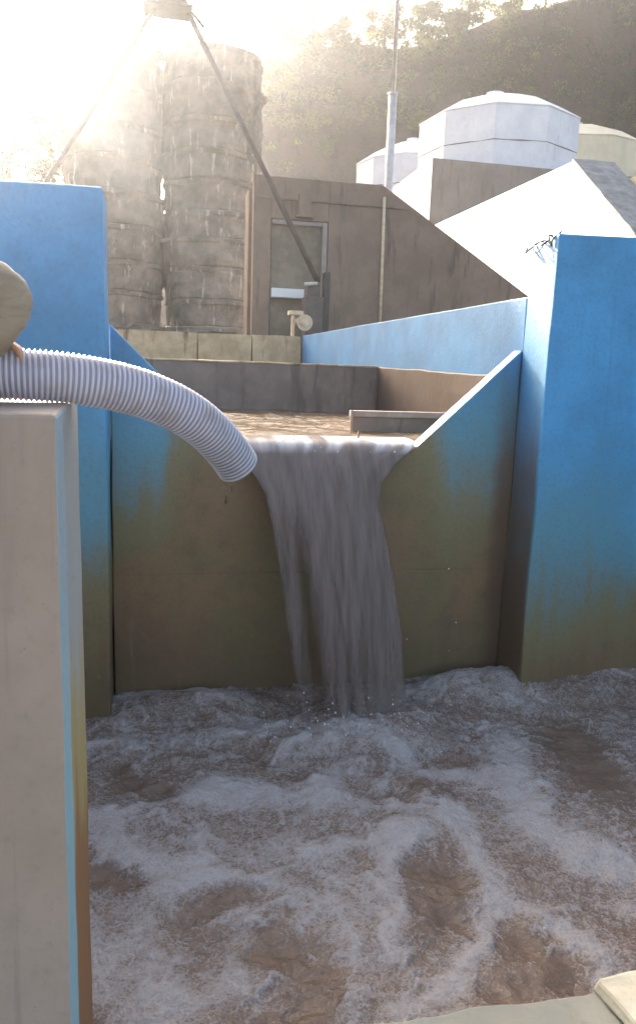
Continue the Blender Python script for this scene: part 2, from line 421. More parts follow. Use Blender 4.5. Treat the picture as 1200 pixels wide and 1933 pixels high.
tree(33.2, 59.2, ridge(33.2) - 2.1, 3.6, 2.1, 'wide olive tree on the ridge towards the right edge', M['leaf_olive'], 1.2, 0, 20)
tree(37.5, 59.2, ridge(37.5) - 2.3, 4.2, 2.2, 'large tree on the ridge, rightmost of the hilltop trees', M['leaf_dark'], 1.2, 0, 20)
t = tree(-5.9, 34, 3.0, 11.0, 2.0, 'bushy tree in the glare left of the stone columns', M['leaf_dark'], 2.6, 0, 34)
t['group'] = 'trees around the plant'

# scrub on the upper bank: nobody could count it
v, f = [], []
cl = []
for k in range(520):
    xx = random.uniform(5, 42); up = random.random() ** 1.5
    yy = 58.5 - up * (3.2 + max(0, xx - 16) * .05)
    tt = (yy - 50) / 9
    zz = 2.6 + (ridge(xx) - 1.0 - 2.6) * min(1, tt) ** .75 + random.uniform(-.2, 1.0)
    cl.append((Vector((xx, yy - .3, zz)), random.uniform(.35, 1.0)))
for k in range(60):
    xx = random.uniform(6, 40); yy = random.uniform(51, 55.5)
    zz = 2.6 + (ridge(xx) - 3.6) * ((yy - 50) / 9) ** .75
    cl.append((Vector((xx, yy - .4, zz)), random.uniform(.3, .7)))
leaf_quads(cl, 60, 0, .12, v, f)
o = obj('undergrowth', v, f, [M['leaf_olive'], M['leaf_dark'], M['leaf_yellow']], fmat=[(0, 0, 1, 2)[(i // 60 * 7) % 4] for i in range(len(f))])
tag(o, 'olive scrub and grass covering the top of the brown bank', 'scrub', kind='stuff')
# yellow green bush at the tower's right shoulder, and two on the bank
def bush(x, y, z, r, n, label, mat):
    v, f = [], []
    cl = [(Vector((x + random.gauss(0, r*.45), y + random.gauss(0, r*.3), z + abs(random.gauss(0, r*.45)))), r * random.uniform(.25, .45)) for _ in range(12)]
    leaf_quads(cl, n, 0, .10, v, f)
    rt = empty('bush', (x, y, z)); tag(rt, label, 'bush', 'bushes on the bank')
    obj('foliage', v, f, mat, rt)
    s = MB()
    for _ in range(5): s.tube([(x, y, z - .5), (x + random.uniform(-.4, .4) * r, y, z + r * .6)], [.04, .015], 5)
    s.build('stem', M['bark'], rt)
bush(8.0, 53.0, 21.0 - 1.2, 1.3, 110, 'yellow green bush at the right shoulder of the stone columns', M['leaf_yellow'])
bush(17.2, 54.0, 19.0, 1.0, 80, 'yellow green bush on the bank just right of the metal pole', M['leaf_yellow'])
bush(25.5, 54.0, 20.6, 1.1, 60, 'sparse olive bush on the bank above the big white tank', M['leaf_olive'])

# ------------------------------------------------------------------ two round stacked stone columns
def stone_column(cx, cy, r, top, label, patches, seed):
    t = empty('stone_column', (cx, cy, 2.9)); tag(t, label, 'column', 'round stacked stone columns')
    rs = random.Random(seed); z = 2.9; n = 72
    while z < top - .05:
        h = min(rs.uniform(.95, 1.25), top - z)
        if top - z - h < .5: h = top - z
        r0 = r + rs.uniform(-.10, .05); ox, oy = rs.uniform(-.05, .05), rs.uniform(-.05, .05)
        prof = [(r0 - .05, 0), (r0, .05), (r0 + .01, h * .5), (r0 + .03, h - .22), (r0 + .11, h - .17), (r0 + .12, h - .05), (r0 - .02, h)]
        # subdivide the profile so the surface can be broken up
        pf = []
        for (ra, za), (rb, zb) in zip(prof, prof[1:]):
            k = max(1, int(math.hypot(rb - ra, zb - za) / .12))
            pf += [(ra + (rb - ra) * i / k, za + (zb - za) * i / k) for i in range(k)]
        pf.append(prof[-1]); vs = []
        for rr, zz in pf:
            for k in range(n):
                an = 2 * math.pi * k / n
                p = Vector((math.cos(an) * 2.2, math.sin(an) * 2.2, (z + zz) * 1.5))
                d = mnoise.fractal(p * 1.0 + Vector((seed, 0, 0)), .9, 2.1, 5) * .10 + mnoise.noise(p * 3.1) * .035
                blockj = (int(k / 72 * 11 + z * 3.3) % 3 - 1) * .022
                ledge_break = -.10 if (rr > r0 + .06 and mnoise.noise(p * .9 + Vector((9, 3, seed))) < -.12) else 0
                q = rr + d + blockj + ledge_break
                vs.append((cx + ox + q * math.cos(an), cy + oy + q * math.sin(an), z + zz + mnoise.noise(p * 1.4) * .04))
        m = len(pf)
        fs = [(j*n+k, j*n+(k+1) % n, (j+1)*n+(k+1) % n, (j+1)*n+k) for j in range(m-1) for k in range(n)]
        fs += [tuple((m-1)*n + k for k in range(n)), tuple(range(n))[::-1]]
        obj('ring', vs, fs, M['stone'], t)
        z += h
    return t
stone_column(-1.58, 30.8, 1.84, 13.45, 'left of the two tall stacked stone columns, palest in the glare', 0, 3)
stone_column(2.06, 30.8, 1.80, 13.45, 'right of the two tall stacked stone columns, pale patches on its broken right edge', 1, 8)

# hoist frame in front of it
hf_ = empty('hoist_frame', (.2, 16.2, 2.9)); tag(hf_, 'steel A frame hoist with a platform near its top in front of the stone columns', 'hoist')
AP = Vector((.2, 16.2, 9.75))
MB().tube([AP, (3.28, 16.2, 4.25)], .055, 10).build('leg', M['steel'], hf_, True)
MB().tube([AP + Vector((.25, .0, .0)), (-3.84, 16.2, 2.92)], .045, 10).build('leg', M['steel'], hf_, True)
pl = MB()
pl.add([(-.14,15.95,9.10),(.62,15.95,9.02),(.62,16.5,9.02),(-.14,16.5,9.10),(-.02,15.95,9.62),(.40,15.95,9.62),(.40,16.5,9.62),(-.02,16.5,9.62)],
       [(0,3,2,1),(4,5,6,7),(0,1,5,4),(1,2,6,5),(2,3,7,6),(3,0,4,7)])
pl.box((-.22, 15.9, 9.00), (.68, 16.55, 9.06))
pl.build('platform', M['dark_steel'], hf_, bevel=.01)
MB().tube([(.68, 16.2, 9.03), (.90, 16.2, 8.80)], .03, 8).build('brace', M['steel'], hf_)
# winch at the foot of the leg
wn = empty('winch', (3.2, 16.2, 2.9)); tag(wn, 'dark rusty winch housing at the foot of the hoist leg', 'winch')
b = MB(); b.box((2.98, 15.95, 2.9), (3.36, 16.45, 3.95)); b.box((3.02, 16.0, 3.95), (3.30, 16.40, 4.20)); b.build('body', M['steel'], wn, bevel=.02)
MB().box((3.38, 16.05, 2.9), (3.50, 16.3, 4.45)).build('post', M['dark_steel'], wn, bevel=.01)
MB().tube([(2.94, 15.9, 4.17), (3.20, 15.9, 4.20)], .035, 10).build('shaft', M['galv'], wn, True)
# pipe with a flange on the block wall
pv = empty('drain_pipe', (2.72, 15.3, 3.09)); tag(pv, 'cream round pipe end with a flange on top of the block wall', 'pipe')
MB().tube([(2.80, 15.08, 3.36), (2.80, 15.8, 3.40)], .10, 18).build('pipe', M['steel'], pv, True)
fl = MB().tube([(2.80, 15.00, 3.36), (2.80, 15.03, 3.36)], .155, 24).tube([(2.80, 14.96, 3.36), (2.80, 15.0, 3.36)], .075, 18)
for k in range(6):
    a = k * math.pi / 3 + .3; fl.tube([(2.80 + .12*math.cos(a), 14.975, 3.36 + .12*math.sin(a)), (2.80 + .12*math.cos(a), 15.0, 3.36 + .12*math.sin(a))], .014, 6)
fl.build('flange', M['cream'], pv)  # light cream colour takes the place of sunlight on the disc
cp = MB().box((2.50, 15.05, 3.50), (2.78, 15.3, 3.58)); cp.box((2.56, 15.1, 3.1), (2.62, 15.2, 3.50)); cp.build('bracket', M['cream'], pv, bevel=.01)  # cream again paints in the bright lit top piece

# beige block wall behind the channel
bw = MB()
zt = 3.09
xs = [-6.0, -4.2, -2.3, -.6, .75, 1.78, 2.74]
for a, b in zip(xs, xs[1:]):
    bw.box((a + .012, 15.0 + random.uniform(0, .03), -.5), (b - .012, 15.24, zt + random.uniform(-.02, .02)))
o = bw.build('block_wall', M['beige_block']); rough(o, .25, .018, 3.0)
tag(o, 'low stained beige block wall behind the channel, below the stone columns', 'wall')

# ------------------------------------------------------------------ brown building with the sloping end
bb = empty('brown_building', (5.2, 18, 2.9)); tag(bb, 'brown rendered building in shade whose parapet slopes down to the right', 'building')
w = MB(); prof = [(2.0, 2.9), (2.0, 6.45), (4.80, 6.45), (8.45, 4.28), (8.45, 2.9)]
dx0, dx1, dz0, dz1 = 2.38, 3.62, 2.9, 5.60
# front wall cut round the doorway
w.prism_y([(2.0,2.9),(2.0,6.45),(2.38,6.45),(2.38,2.9)], 17.0, 17.2)
w.prism_y([(2.38,5.60),(2.38,6.45),(3.62,6.45),(3.62,5.60)], 17.0, 17.2)
w.prism_y([(3.62,2.9),(3.62,6.45),(4.80,6.45),(8.45,4.28),(8.45,2.9)], 17.0, 17.2)
w.prism_y(prof, 17.2, 18.2) if False else None
w.prism_y([(2.0,2.9),(2.0,6.35),(4.75,6.35),(8.3,4.25),(8.3,2.9)], 17.9, 18.6)
w.build('wall', M['brown'], bb, bevel=.015)
MB().box((2.0, 16.96, 5.985), (5.35, 16.998, 6.02)).build('string_course', M['silt'], bb)
MB().box((2.95, 16.88, 5.68), (3.22, 16.998, 6.12)).box((2.90, 16.86, 5.64), (3.27, 16.998, 5.70)).build('bracket', M['brown'], bb, bevel=.01)
d = MB().box((2.40, 17.10, 2.92), (3.50, 17.16, 5.55)).build('door', M['door'], bb, bevel=.01)
fr = MB().box((3.50, 16.97, 2.92), (3.60, 17.14, 5.58)).box((2.40, 16.98, 5.50), (3.50, 17.10, 5.58)); fr.build('door_frame', M['frame_white'], bb, bevel=.008)
MB().box((2.41, 16.90, 3.98), (3.34, 17.09, 4.17)).box((3.12, 16.92, 3.45), (3.34, 17.09, 3.975)).build('shelf', M['white'], bb, bevel=.01)
MB().tube([(4.87, 16.96, 2.9), (4.83, 16.96, 6.2)], .035, 10).build('conduit', M['cream'], bb, True)

# ------------------------------------------------------------------ white building, pedestal, tanks, pole
wb = empty('white_building', (12, 24, 2.9)); tag(wb, 'sunlit white wall with a steep grey sloping end, behind the right blue pillar', 'building')
MB().prism_x([(31.5,2.9),(31.5,8.42),(20.3,8.25),(14.2,3.65),(14.2,2.9)], 11.0, 12.2).build('wall', M['white'], wb, bevel=.02)
cpg = MB(); cpg.prism_x([(20.34,8.262),(20.30,8.33),(14.1,3.66),(14.16,3.60)], 10.98, 12.24)
o = cpg.build('edge_strip', M['shaded_grey'], wb); rough(o, .22, .03, 3.0)  # grey colour paints shade onto the sloping end of the white wall
MB().prism_x([(26,2.9),(26,7.3),(19.4,7.3),(17.2,5.6),(17.2,2.9)], 12.26, 14.0).build('annex', M['white'], wb, bevel=.02)
MB().box((12.26, 19.2, 7.3), (13.2, 20.4, 7.75)).build('step', M['cream'], wb, bevel=.02)

pd = MB().box((11.7, 33.8, 2.9), (31, 52, 11.70)); o = pd.build('tank_platform', plain('platform_shade_brown', (.25, .195, .16), (.20, .155, .13), .8, 1.0, .25, .02, stain=(.18, .135, .11)), bevel=.03)  # brown holds the shade of the front wall
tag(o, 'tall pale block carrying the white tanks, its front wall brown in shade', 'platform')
# sunlight painted in: its left face is white instead of brown
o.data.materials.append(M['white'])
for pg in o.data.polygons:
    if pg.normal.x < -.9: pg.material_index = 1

M['tank_cream'] = plain('tank_cream', (.84, .70, .46), (.74, .60, .38), .5, 1.1, .10, .01)
def tank(cx, cy, r, z0, eave, apex, label, n=14, rot=0.0, paint='tank_white'):
    t = empty('water_tank', (cx, cy, z0)); tag(t, label, 'tank', 'white water tanks above the plant')
    b = MB(); ring = [(cx + r*math.sin(rot + 2*math.pi*k/n), cy - r*math.cos(rot + 2*math.pi*k/n)) for k in range(n)]
    b.add([(x, y, z0) for x, y in ring] + [(x, y, eave) for x, y in ring], [(k, (k+1) % n, n+(k+1) % n, n+k) for k in range(n)] + [tuple(range(n))[::-1]])
    b.build('body', M[paint], t, bevel=.02)
    rf = MB(); rr = [(r*1.012, eave), (r*1.012, eave+.06), (r*.72, eave + (apex-eave)*.52), (r*.38, eave + (apex-eave)*.88), (r*.14, apex)]
    vs = []
    for q, zz in rr: vs += [(cx + q*math.sin(rot + 2*math.pi*k/n), cy - q*math.cos(rot + 2*math.pi*k/n), zz) for k in range(n)]
    fs = [(j*n+k, j*n+(k+1) % n, (j+1)*n+(k+1) % n, (j+1)*n+k) for j in range(len(rr)-1) for k in range(n)] + [tuple((len(rr)-1)*n+k for k in range(n)), tuple(range(n))[::-1]]
    rf.add(vs, fs); rf.build('roof', M[paint], t, bevel=.03)
    sm = MB(); vs = []
    for k in range(n*4):
        a = rot + 2*math.pi*k/(n*4)
        loc = (a - rot) % (2*math.pi/n) - math.pi/n
        q = r * math.cos(math.pi/n) / math.cos(loc) + .012
        zz = z0 + (eave - z0) * .46 + mnoise.noise(Vector((k*.7, cx, 3))) * .03
        wd = max(.004, .022 + mnoise.noise(Vector((k*1.3, cy, 9))) * .03)
        vs += [(cx + q*math.sin(a), cy - q*math.cos(a), zz - wd), (cx + q*math.sin(a), cy - q*math.cos(a), zz + wd)]
    N = n*4; sm.add(vs, [(2*k, 2*((k+1) % N), 2*((k+1) % N)+1, 2*k+1) for k in range(N)]); sm.build('seam', M['seam'], t, fix=False)
    MB().tube([(cx - r*.12, cy - r*.1, apex-.10), (cx - r*.12, cy - r*.1, apex+.10)], r*.11, 12).build('hatch', M[paint], t)
    return t
tank(16.55, 38.2, 3.93, 11.702, 14.45, 15.85, 'largest white water tank, dark seam round its middle, nearest above the plant', 10, R(10))
tank(15.35, 47.0, 3.75, 11.702, 14.5, 16.0, 'white water tank half hidden left of the largest tank', 12)
tank(24.3, 44.5, 3.75, 11.702, 15.6, 17.0, 'cream sunlit water tank peeping out right of the largest tank', 12, 0.0, 'tank_cream')
pole = empty('metal_pole', (5.79, 20, 2.9)); tag(pole, 'tall thin galvanised pole with a thicker lower section, left of the white tanks', 'pole')
MB().tube([(5.79, 20, 2.9), (5.79, 20, 9.28)], .105, 18).build('lower_section', M['galv'], pole, True)
MB().tube([(5.79, 20, 9.28), (5.79, 20, 9.34)], .118, 18).build('collar', M['galv'], pole, True)
MB().tube([(5.79, 20, 9.34), (5.79, 20, 14.5)], .06, 14).build('upper_section', M['galv'], pole, True)
o = MB().tube([(27.15, 42.0, 11.7), (27.15, 42.0, 15.4)], .09, 10).build('rusty_post', plain('rust_red', (.32, .10, .05), None, .7)); tag(o, 'rust red post at the right edge beside the cream tank', 'post')

# ------------------------------------------------------------------ channel
XR = 2.752
o = MB().prism_x([(5.602,-.5),(5.602,3.06),(14.98,3.11),(14.98,-.5)], XR + .006, XR + .26).build('channel_wall', M['channel_blue'], bevel=.012); rough(o, .3, .010, 1.4)
tag(o, 'long blue painted channel wall running back from the right pillar', 'wall')
o = MB().box((-.32, 9.35, -.5), (XR - .07, 9.58, 2.52)).build('cross_wall', M['silt'], bevel=.012); rough(o, .2, .012, 2.0, 3)
tag(o, 'brown silt stained cross wall at the far end of the channel, top edge painted pale as if sunlit', 'wall')
cw = o; o = MB().box((-.32, 9.335, 2.512), (XR - .072, 9.60, 2.535)).build('edge_strip', M['beige_block'], cw, bevel=.01); rough(o, .2, .008, 3.0, 3)  # pale strip added to draw the sunlit line along the wall top
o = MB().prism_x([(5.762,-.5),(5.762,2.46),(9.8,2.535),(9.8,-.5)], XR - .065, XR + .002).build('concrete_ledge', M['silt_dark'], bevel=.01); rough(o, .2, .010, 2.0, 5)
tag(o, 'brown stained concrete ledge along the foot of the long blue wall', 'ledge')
o = MB().box((-.60, 5.602, -.5), (-.33, 14.98, 2.30)).build('channel_wall', M['channel_blue'], bevel=.012); tag(o, 'low blue channel wall behind the left pillar', 'wall')
o = MB().box((-.33, 5.76, .6), (XR, 14.98, 1.2)).build('channel_floor', M['silt']); tag(o, kind='structure')

def water_sheet(name, x0, x1, y0, y1, step, zfun, foamfun, mat):
    nx = int((x1 - x0) / step) + 1; ny = int((y1 - y0) / step) + 1
    gx, gy = np.meshgrid(np.linspace(x0, x1, nx), np.linspace(y0, y1, ny))
    fo = foamfun(gx, gy); gz = zfun(gx, gy, fo)
    co = np.stack([gx, gy, gz], -1).reshape(-1, 3)
    idx = np.arange(nx * ny).reshape(ny, nx)
    fc = np.stack([idx[:-1, :-1], idx[:-1, 1:], idx[1:, 1:], idx[1:, :-1]], -1).reshape(-1, 4)
    me = bpy.data.meshes.new(name)
    me.vertices.add(len(co)); me.vertices.foreach_set('co', co.ravel())
    me.loops.add(fc.size); me.loops.foreach_set('vertex_index', fc.ravel().astype(np.int32))
    me.polygons.add(len(fc)); me.polygons.foreach_set('loop_start', np.arange(0, fc.size, 4, dtype=np.int32))
    me.update(calc_edges=True)
    me.polygons.foreach_set('use_smooth', np.ones(len(fc), dtype=bool))
    at = me.attributes.new('foam', 'FLOAT', 'POINT'); at.data.foreach_set('value', fo.ravel().astype(np.float32))
    me.materials.append(mat)
    o = bpy.data.objects.new(name, me); COL.objects.link(o); return o

def chan_foam(x, y):
    f = -.55 + .35 * (fbm(x*3, y*6, 4) - .5)
    f += .75 * np.exp(-((y - 8.9 - .25*np.sin(x*2.2)) / .22)**2) * (x < 2.2) * (fbm(x*5, y*9, 3) > .42)
    f += .65 * np.exp(-((y - 6.33) / .03)**2) * np.exp(-((x - 2.0) / .2)**2)
    f += .5 * np.clip((5.84 - y) / .12, 0, 1)
    return f
def chan_z(x, y, fo):
    z = 1.955 + .040 * (fbm(x*2.2, y*3.4, 3) - .5) +   .024 * (fbm(x*7, y*10, 3) - .5) + .006*(fbm(x*20, y*26, 2) - .5)
    drop = np.clip((6.15 - y) / .40, 0, 1)
    return z - .035 * drop**2
o = water_sheet('channel_water', -.325, XR - .06, 5.765, 9.345, .02, chan_z, chan_foam, M['chan_water']); tag(o, kind='structure')

# baffle board standing in the channel
bd = empty('baffle_board', (2.2, 6.42, 1.2)); tag(bd, 'pinkish baffle board across the right half of the channel above the water', 'board')
MB().box((1.62, 6.40, 2.075), (XR - .068, 6.47, 2.128)).build('rail', M['pink_board'], bd, bevel=.006)
MB().box((1.64, 6.42, 1.2), (XR - .07, 6.455, 2.073)).build('panel', M['silt'], bd)
MB().tube([(1.622, 6.385, 1.93), (1.622, 6.385, 2.132)], .013, 8).build('post', M['pink_board'], bd)
o = MB().tube([(1.50, 5.72, 1.80), (1.515, 5.72, 2.01)], .008, 8).build('thin_rod', M['steel'], smooth=True); tag(o, 'thin rod standing in the water on the weir crest', 'rod')

# ------------------------------------------------------------------ weir wall and pillars
prof = [(-.318,-.5),(-.318,2.722),(.545,1.866),(1.90,1.858),(XR+.004,2.668),(XR+.004,-.5)]
o = MB().prism_y(prof, 5.60, 5.758).build('weir_wall', M['weir'], bevel=.012); rough(o, .16, .010, 2.2, 1)
tag(o, 'stained weir wall with a wide V notch the water pours through', 'wall')
o = MB().box((-2.4, 5.2, -.5), (-.322, 5.597, 3.52)).build('blue_pillar', M['pillar'], bevel=.014); rough(o, .25, .010, 1.8, 2)
tag(o, 'tall blue painted pillar left of the weir, washed out by glare', 'pillar', 'blue pillars beside the weir')
o = MB().add([(XR,5.18,-.5),(5.2,5.18,-.5),(5.2,5.597,-.5),(XR,5.597,-.5),(XR,5.18,3.455),(5.2,5.18,3.50),(5.2,5.597,3.50),(XR,5.597,3.42)],
             [(0,3,2,1),(4,5,6,7),(0,1,5,4),(1,2,6,5),(2,3,7,6),(3,0,4,7)]).build('blue_pillar', M['pillar'], bevel=.014); rough(o, .25, .010, 1.8, 4)
tag(o, 'tall blue painted pillar right of the weir, sunlit pale side and wire on top', 'pillar', 'blue pillars beside the weir')
wr = MB()
pts = [(2.735,5.61,3.415),(2.70,5.58,3.37),(2.76,5.52,3.435),(2.80,5.47,3.45),(2.74,5.42,3.43),(2.72,5.36,3.40),(2.78,5.33,3.455),(2.735,5.30,3.45),(2.74,5.26,3.38),(2.735,5.24,3.42),(2.79,5.22,3.475)]
def smooth_path(p, k=6):
    out = []
    for i in range(len(p) - 1):
        a, b, c, d = (Vector(p[max(i-1, 0)]), Vector(p[i]), Vector(p[i+1]), Vector(p[min(i+2, len(p)-1)]))
        for j in range(k):
            t = j / k
            out.append(.5*((2*b) + (-a+c)*t + (2*a-5*b+4*c-d)*t*t + (-a+3*b-3*c+d)*t**3))
    return out + [Vector(p[-1])]
wr.tube(smooth_path(pts), .007, 8)
wr.tube(smooth_path([(2.735,5.50,3.43),(2.70,5.46,3.36),(2.715,5.40,3.36),(2.74,5.34,3.43)]), .004, 6)
o = wr.build('wire', M['wire'], smooth=True); tag(o, 'loose black wire twisted over the top corner of the right blue pillar', 'wire')
# far side walls of the pool, mostly out of the picture
o = MB().box((5.2, 1.0, -.5), (5.45, 5.597, 2.4)).build('pool_wall', M['pillar']); tag(o, 'blue pool side wall at the far right', 'wall')
o = MB().box((-2.65, 2.45, -.5), (-2.402, 5.597, 2.4)).build('pool_wall', M['pillar']); tag(o, 'blue pool side wall at the far left', 'wall')

# ------------------------------------------------------------------ pool with foam streams
S = []       # foam streams: world points, width, strength
def st(w, a, *p): S.append((np.array(p, float), w, a))
st(0.16, 0.62, (-0.55, 5.41), (0.01, 5.59), (0.47, 5.39), (0.77, 4.98))
st(0.10, 0.42, (-0.50, 4.84), (0.11, 4.83), (0.64, 4.83))
st(0.14, 0.75, (0.21, 4.15), (0.55, 4.10))
st(0.11, 0.62, (-0.42, 3.95), (0.00, 4.06), (0.55, 4.10), (1.20, 3.89), (1.64, 3.69))
st(0.20, 0.72, (2.35, 4.69), (2.10, 4.00), (2.05, 3.60), (2.21, 3.33), (2.36, 3.08))
st(0.10, 0.78, (1.64, 3.69), (1.64, 3.37), (1.57, 3.03), (1.39, 2.79), (1.17, 2.58), (0.97, 2.45))
st(0.07, 0.66, (1.57, 3.04), (1.68, 2.88), (1.79, 2.71), (1.83, 2.47))
st(0.09, 0.72, (1.27, 3.57), (1.06, 3.13), (1.05, 2.81))
st(0.15, 0.70, (-0.41, 3.87), (-0.21, 3.70), (0.08, 3.40), (-0.06, 3.05), (-0.07, 2.76), (-0.04, 2.54))
st(0.09, 0.58, (0.26, 3.41), (0.64, 3.19), (0.83, 3.01), (0.84, 2.69), (0.74, 2.40))
st(0.08, 0.55, (0.36, 3.02), (0.29, 2.70), (0.36, 2.55))
st(0.18, 0.75, (0.89, 4.58), (1.23, 4.68), (1.58, 4.48))
st(0.22, 0.52, (1.96, 5.28), (2.68, 5.51), (2.75, 4.99))
st(0.15, 0.45, (3.16, 5.34), (3.96, 5.46))
st(0.10, 0.60, (0.91, 3.99), (1.10, 4.27), (1.49, 4.21), (1.91, 4.03))
st(0.12, 0.50, (2.05, 3.60), (2.10, 3.04), (2.22, 2.87))
st(0.10, 0.50, (-0.36, 3.28), (-0.25, 3.05), (-0.27, 2.79))
st(0.08, 0.45, (0.81, 3.50), (1.09, 3.50), (1.56, 3.57))
st(0.30, 0.35, (0.00, 3.67), (0.81, 3.50))
st(0.12, 0.50, (0.04, 2.66), (0.21, 2.68))
st(0.13, -0.50, (-0.25, 4.46), (0.03, 4.24), (0.15, 4.10))
st(0.10, -0.80, (-0.25, 3.49), (-0.11, 3.47))
st(0.12, -0.60, (0.12, 3.20), (0.30, 3.28))
st(0.16, -0.70, (0.44, 2.82), (0.68, 2.69), (0.51, 2.44))
st(0.16, -0.60, (1.32, 3.33), (1.49, 3.18), (1.30, 3.05))
st(0.25, -0.70, (2.84, 4.54), (2.70, 3.85))
st(0.13, -0.60, (1.52, 2.77), (1.63, 2.50), (1.32, 2.44))
st(0.12, -0.50, (2.10, 3.04), (2.29, 2.97))
st(0.10, -0.50, (1.38, 4.30), (1.66, 4.00))
st(0.12, -0.40, (0.49, 5.19), (0.82, 5.10))
st(0.10, -0.50, (0.57, 4.55), (0.85, 4.77))

def seg_dist(x, y, P):
    d = np.full(x.shape, 9.0)
    for (ax, ay), (bx, by) in zip(P, P[1:]):
        vx, vy = bx - ax, by - ay; L = vx*vx + vy*vy + 1e-9
        t = np.clip(((x - ax)*vx + (y - ay)*vy) / L, 0, 1)
        d = np.minimum(d, np.hypot(x - ax - t*vx, y - ay - t*vy))
    return d
def pool_foam(x, y):
    wx = x + .22*(fbm(x*2.2 + 5, y*2.2, 4) - .5) + .06*(fbm(x*9, y*9 + 3, 3) - .5)
    wy = y + .22*(fbm(x*2.2, y*2.2 + 9, 4) - .5) + .06*(fbm(x*9 + 7, y*9, 3) - .5)
    f = .37 + .50*(fbm(wx*3.1, wy*3.1, 5, .6) - .5)
    for P, w, a in S:
        d = seg_dist(wx, wy, P)
        f = f + (.74 if a > 0 else .8) * a * np.exp(-(d / (.85 * w))**2) * (.5 + 1.0*fbm(wx*8, wy*8, 4, .6))
    # thin filaments of foam drawn out by the eddies
    r = np.abs(fbm(wx*2.6 + 2.1*fbm(wx*1.3, wy*1.3 + 4, 3), wy*2.6 + 2.1*fbm(wx*1.3 + 8, wy*1.3, 3), 4) - .5)
    f = f + .38 * np.exp(-(r / .022)**2)
    f = f + .55*(fbm(wx*14, wy*15 + 5, 4, .65) - .5)
    return np.clip(f, -.35, 1.0)
def pool_z(x, y, fo):
    z = .06*(fbm(x*1.6, y*2.0, 3) - .5) + .05*(fbm(x*4.5 + 3, y*5.5, 4) - .5) + .018*(fbm(x*16, y*19, 3) - .5)
    z = z + .022 * np.clip(fo, 0, 1)
    d = np.hypot((x - 1.40) / .55, (y - 4.82) / .32)
    z = z + .09*np.exp(-d**2) - .07*np.exp(-((d - 1.5)/.4)**2) * (fbm(x*3, y*3, 2))
    z = z + .10*np.exp(-(((x - .25)/.45)**2 + ((y - 5.35)/.18)**2)) + .12*np.exp(-(((x - 2.3)/.5)**2 + ((y - 5.3)/.22)**2))
    z = z + .20*np.exp(-(((x - 3.7)/1.0)**2 + ((y - 5.3)/.45)**2))
    chop = np.exp(-(np.hypot(x - 1.3, y - 4.9) / 1.3)**2)
    z = z + chop * (.07*(fbm(x*7, y*8, 4) - .5) + .03*(fbm(x*22, y*22, 3) - .5))
    return z
o = water_sheet('pool_water', -2.4, 5.2, 1.60, 5.599, .0125, pool_z, pool_foam, M['pool']); tag(o, kind='structure')

# ------------------------------------------------------------------ waterfall
nu, nv = 120, 130
def interp(t, pts):
    xs, ysv = zip(*pts); return np.interp(t, xs, ysv)
zs = np.concatenate([np.full(10, 1.93), np.linspace(1.925, -.02, nv - 10)])
U, V = np.meshgrid(np.linspace(0, 1, nu), np.arange(nv))
zc = np.repeat(zs[:, None], nu, 1).copy()
yc = np.zeros_like(zc)
for j in range(nv):
    yc[j] = 5.83 - .022 * j if j < 10 else 5.60 - .72 * math.sqrt(max(0, (1.925 - zs[j]) / 1.945)) * .98
    if j < 10: zc[j] = 1.935 - .012 * (j / 10) ** 2
XLp = [(-.1, .99), (0, .98), (.79, .87), (1.3, .80), (1.58, .745), (1.72, .66), (1.84, .55), (1.95, .52)]
XRp = [(-.1, 1.77), (0, 1.76), (.76, 1.69), (1.2, 1.615), (1.5, 1.56), (1.66, 1.60), (1.80, 1.73), (1.87, 1.85), (1.925, 1.92), (1.95, 1.93)]
xl = interp(zc, XLp); xr = interp(zc, XRp)
drop = np.clip((1.93 - zc) / 1.93, 0, 1)
jit = .05 * drop
uu = U + .02*(fbm(U*9, V*.03, 3) - .5)
xc = xl + (xr - xl) * uu
xc += np.where(U < .02, 1, 0) * jit * (fbm(V*.12, U*0 + 3, 3) - .5) + np.where(U > .98, 1, 0) * jit * (fbm(V*.12, U*0 + 8, 3) - .5)
fold = fbm(U*7 + V*.006, V*.012, 4) - .5
yc += fold * (.035 + .05*drop) - .07*np.sin(U*math.pi)*np.clip(drop*4, 0, 1)
zc += np.where(np.abs(V - 9) < 7, (.022*(fbm(U*9, V*.10, 3) - .45)), 0)
dens = .64 + .10*(1 - drop) + .30*(fbm(U*10, V*.012 + 2, 3) - .5)
gap = np.exp(-((U - .20) / .085)**2) * np.clip((drop - .12)*3, 0, 1)
gap2 = np.exp(-((U - .42 - .05*drop) / .022)**2) * np.clip((drop - .25)*3, 0, 1)
dens -= .42*gap + .20*gap2
dens -= .26*np.clip((drop - .6)*2.2, 0, 1)
edge = np.minimum(U, 1 - U); dens -= .35*np.exp(-(edge/.02)**2)*np.clip(drop*5, 0, 1)
dens += .25*np.exp(-(drop/.06)**2)
froth_glint = np.clip(1.15 - drop/.035 + .9*(fbm(U*8, U*0 + 2, 3) - .5), 0, 1) * np.clip(2.6*(fbm(U*11, V*.05, 3) - .28), .1, 1.2) + .12*np.clip((drop - .86)/.14, 0, 1)  # white froth, with the sun highlight on the rolling lip painted in
co = np.stack([xc, yc, zc], -1).reshape(-1, 3)
fcs = [(j*nu+i, j*nu+i+1, (j+1)*nu+i+1, (j+1)*nu+i) for j in range(nv-1) for i in range(nu-1)]
o = obj('waterfall', co, fcs, M['fall'], smooth=True)
for nm, arr in (('dens', dens), ('froth_glint', froth_glint)):
    at = o.data.attributes.new(nm, 'FLOAT', 'POINT'); at.data.foreach_set('value', arr.ravel().astype(np.float32))
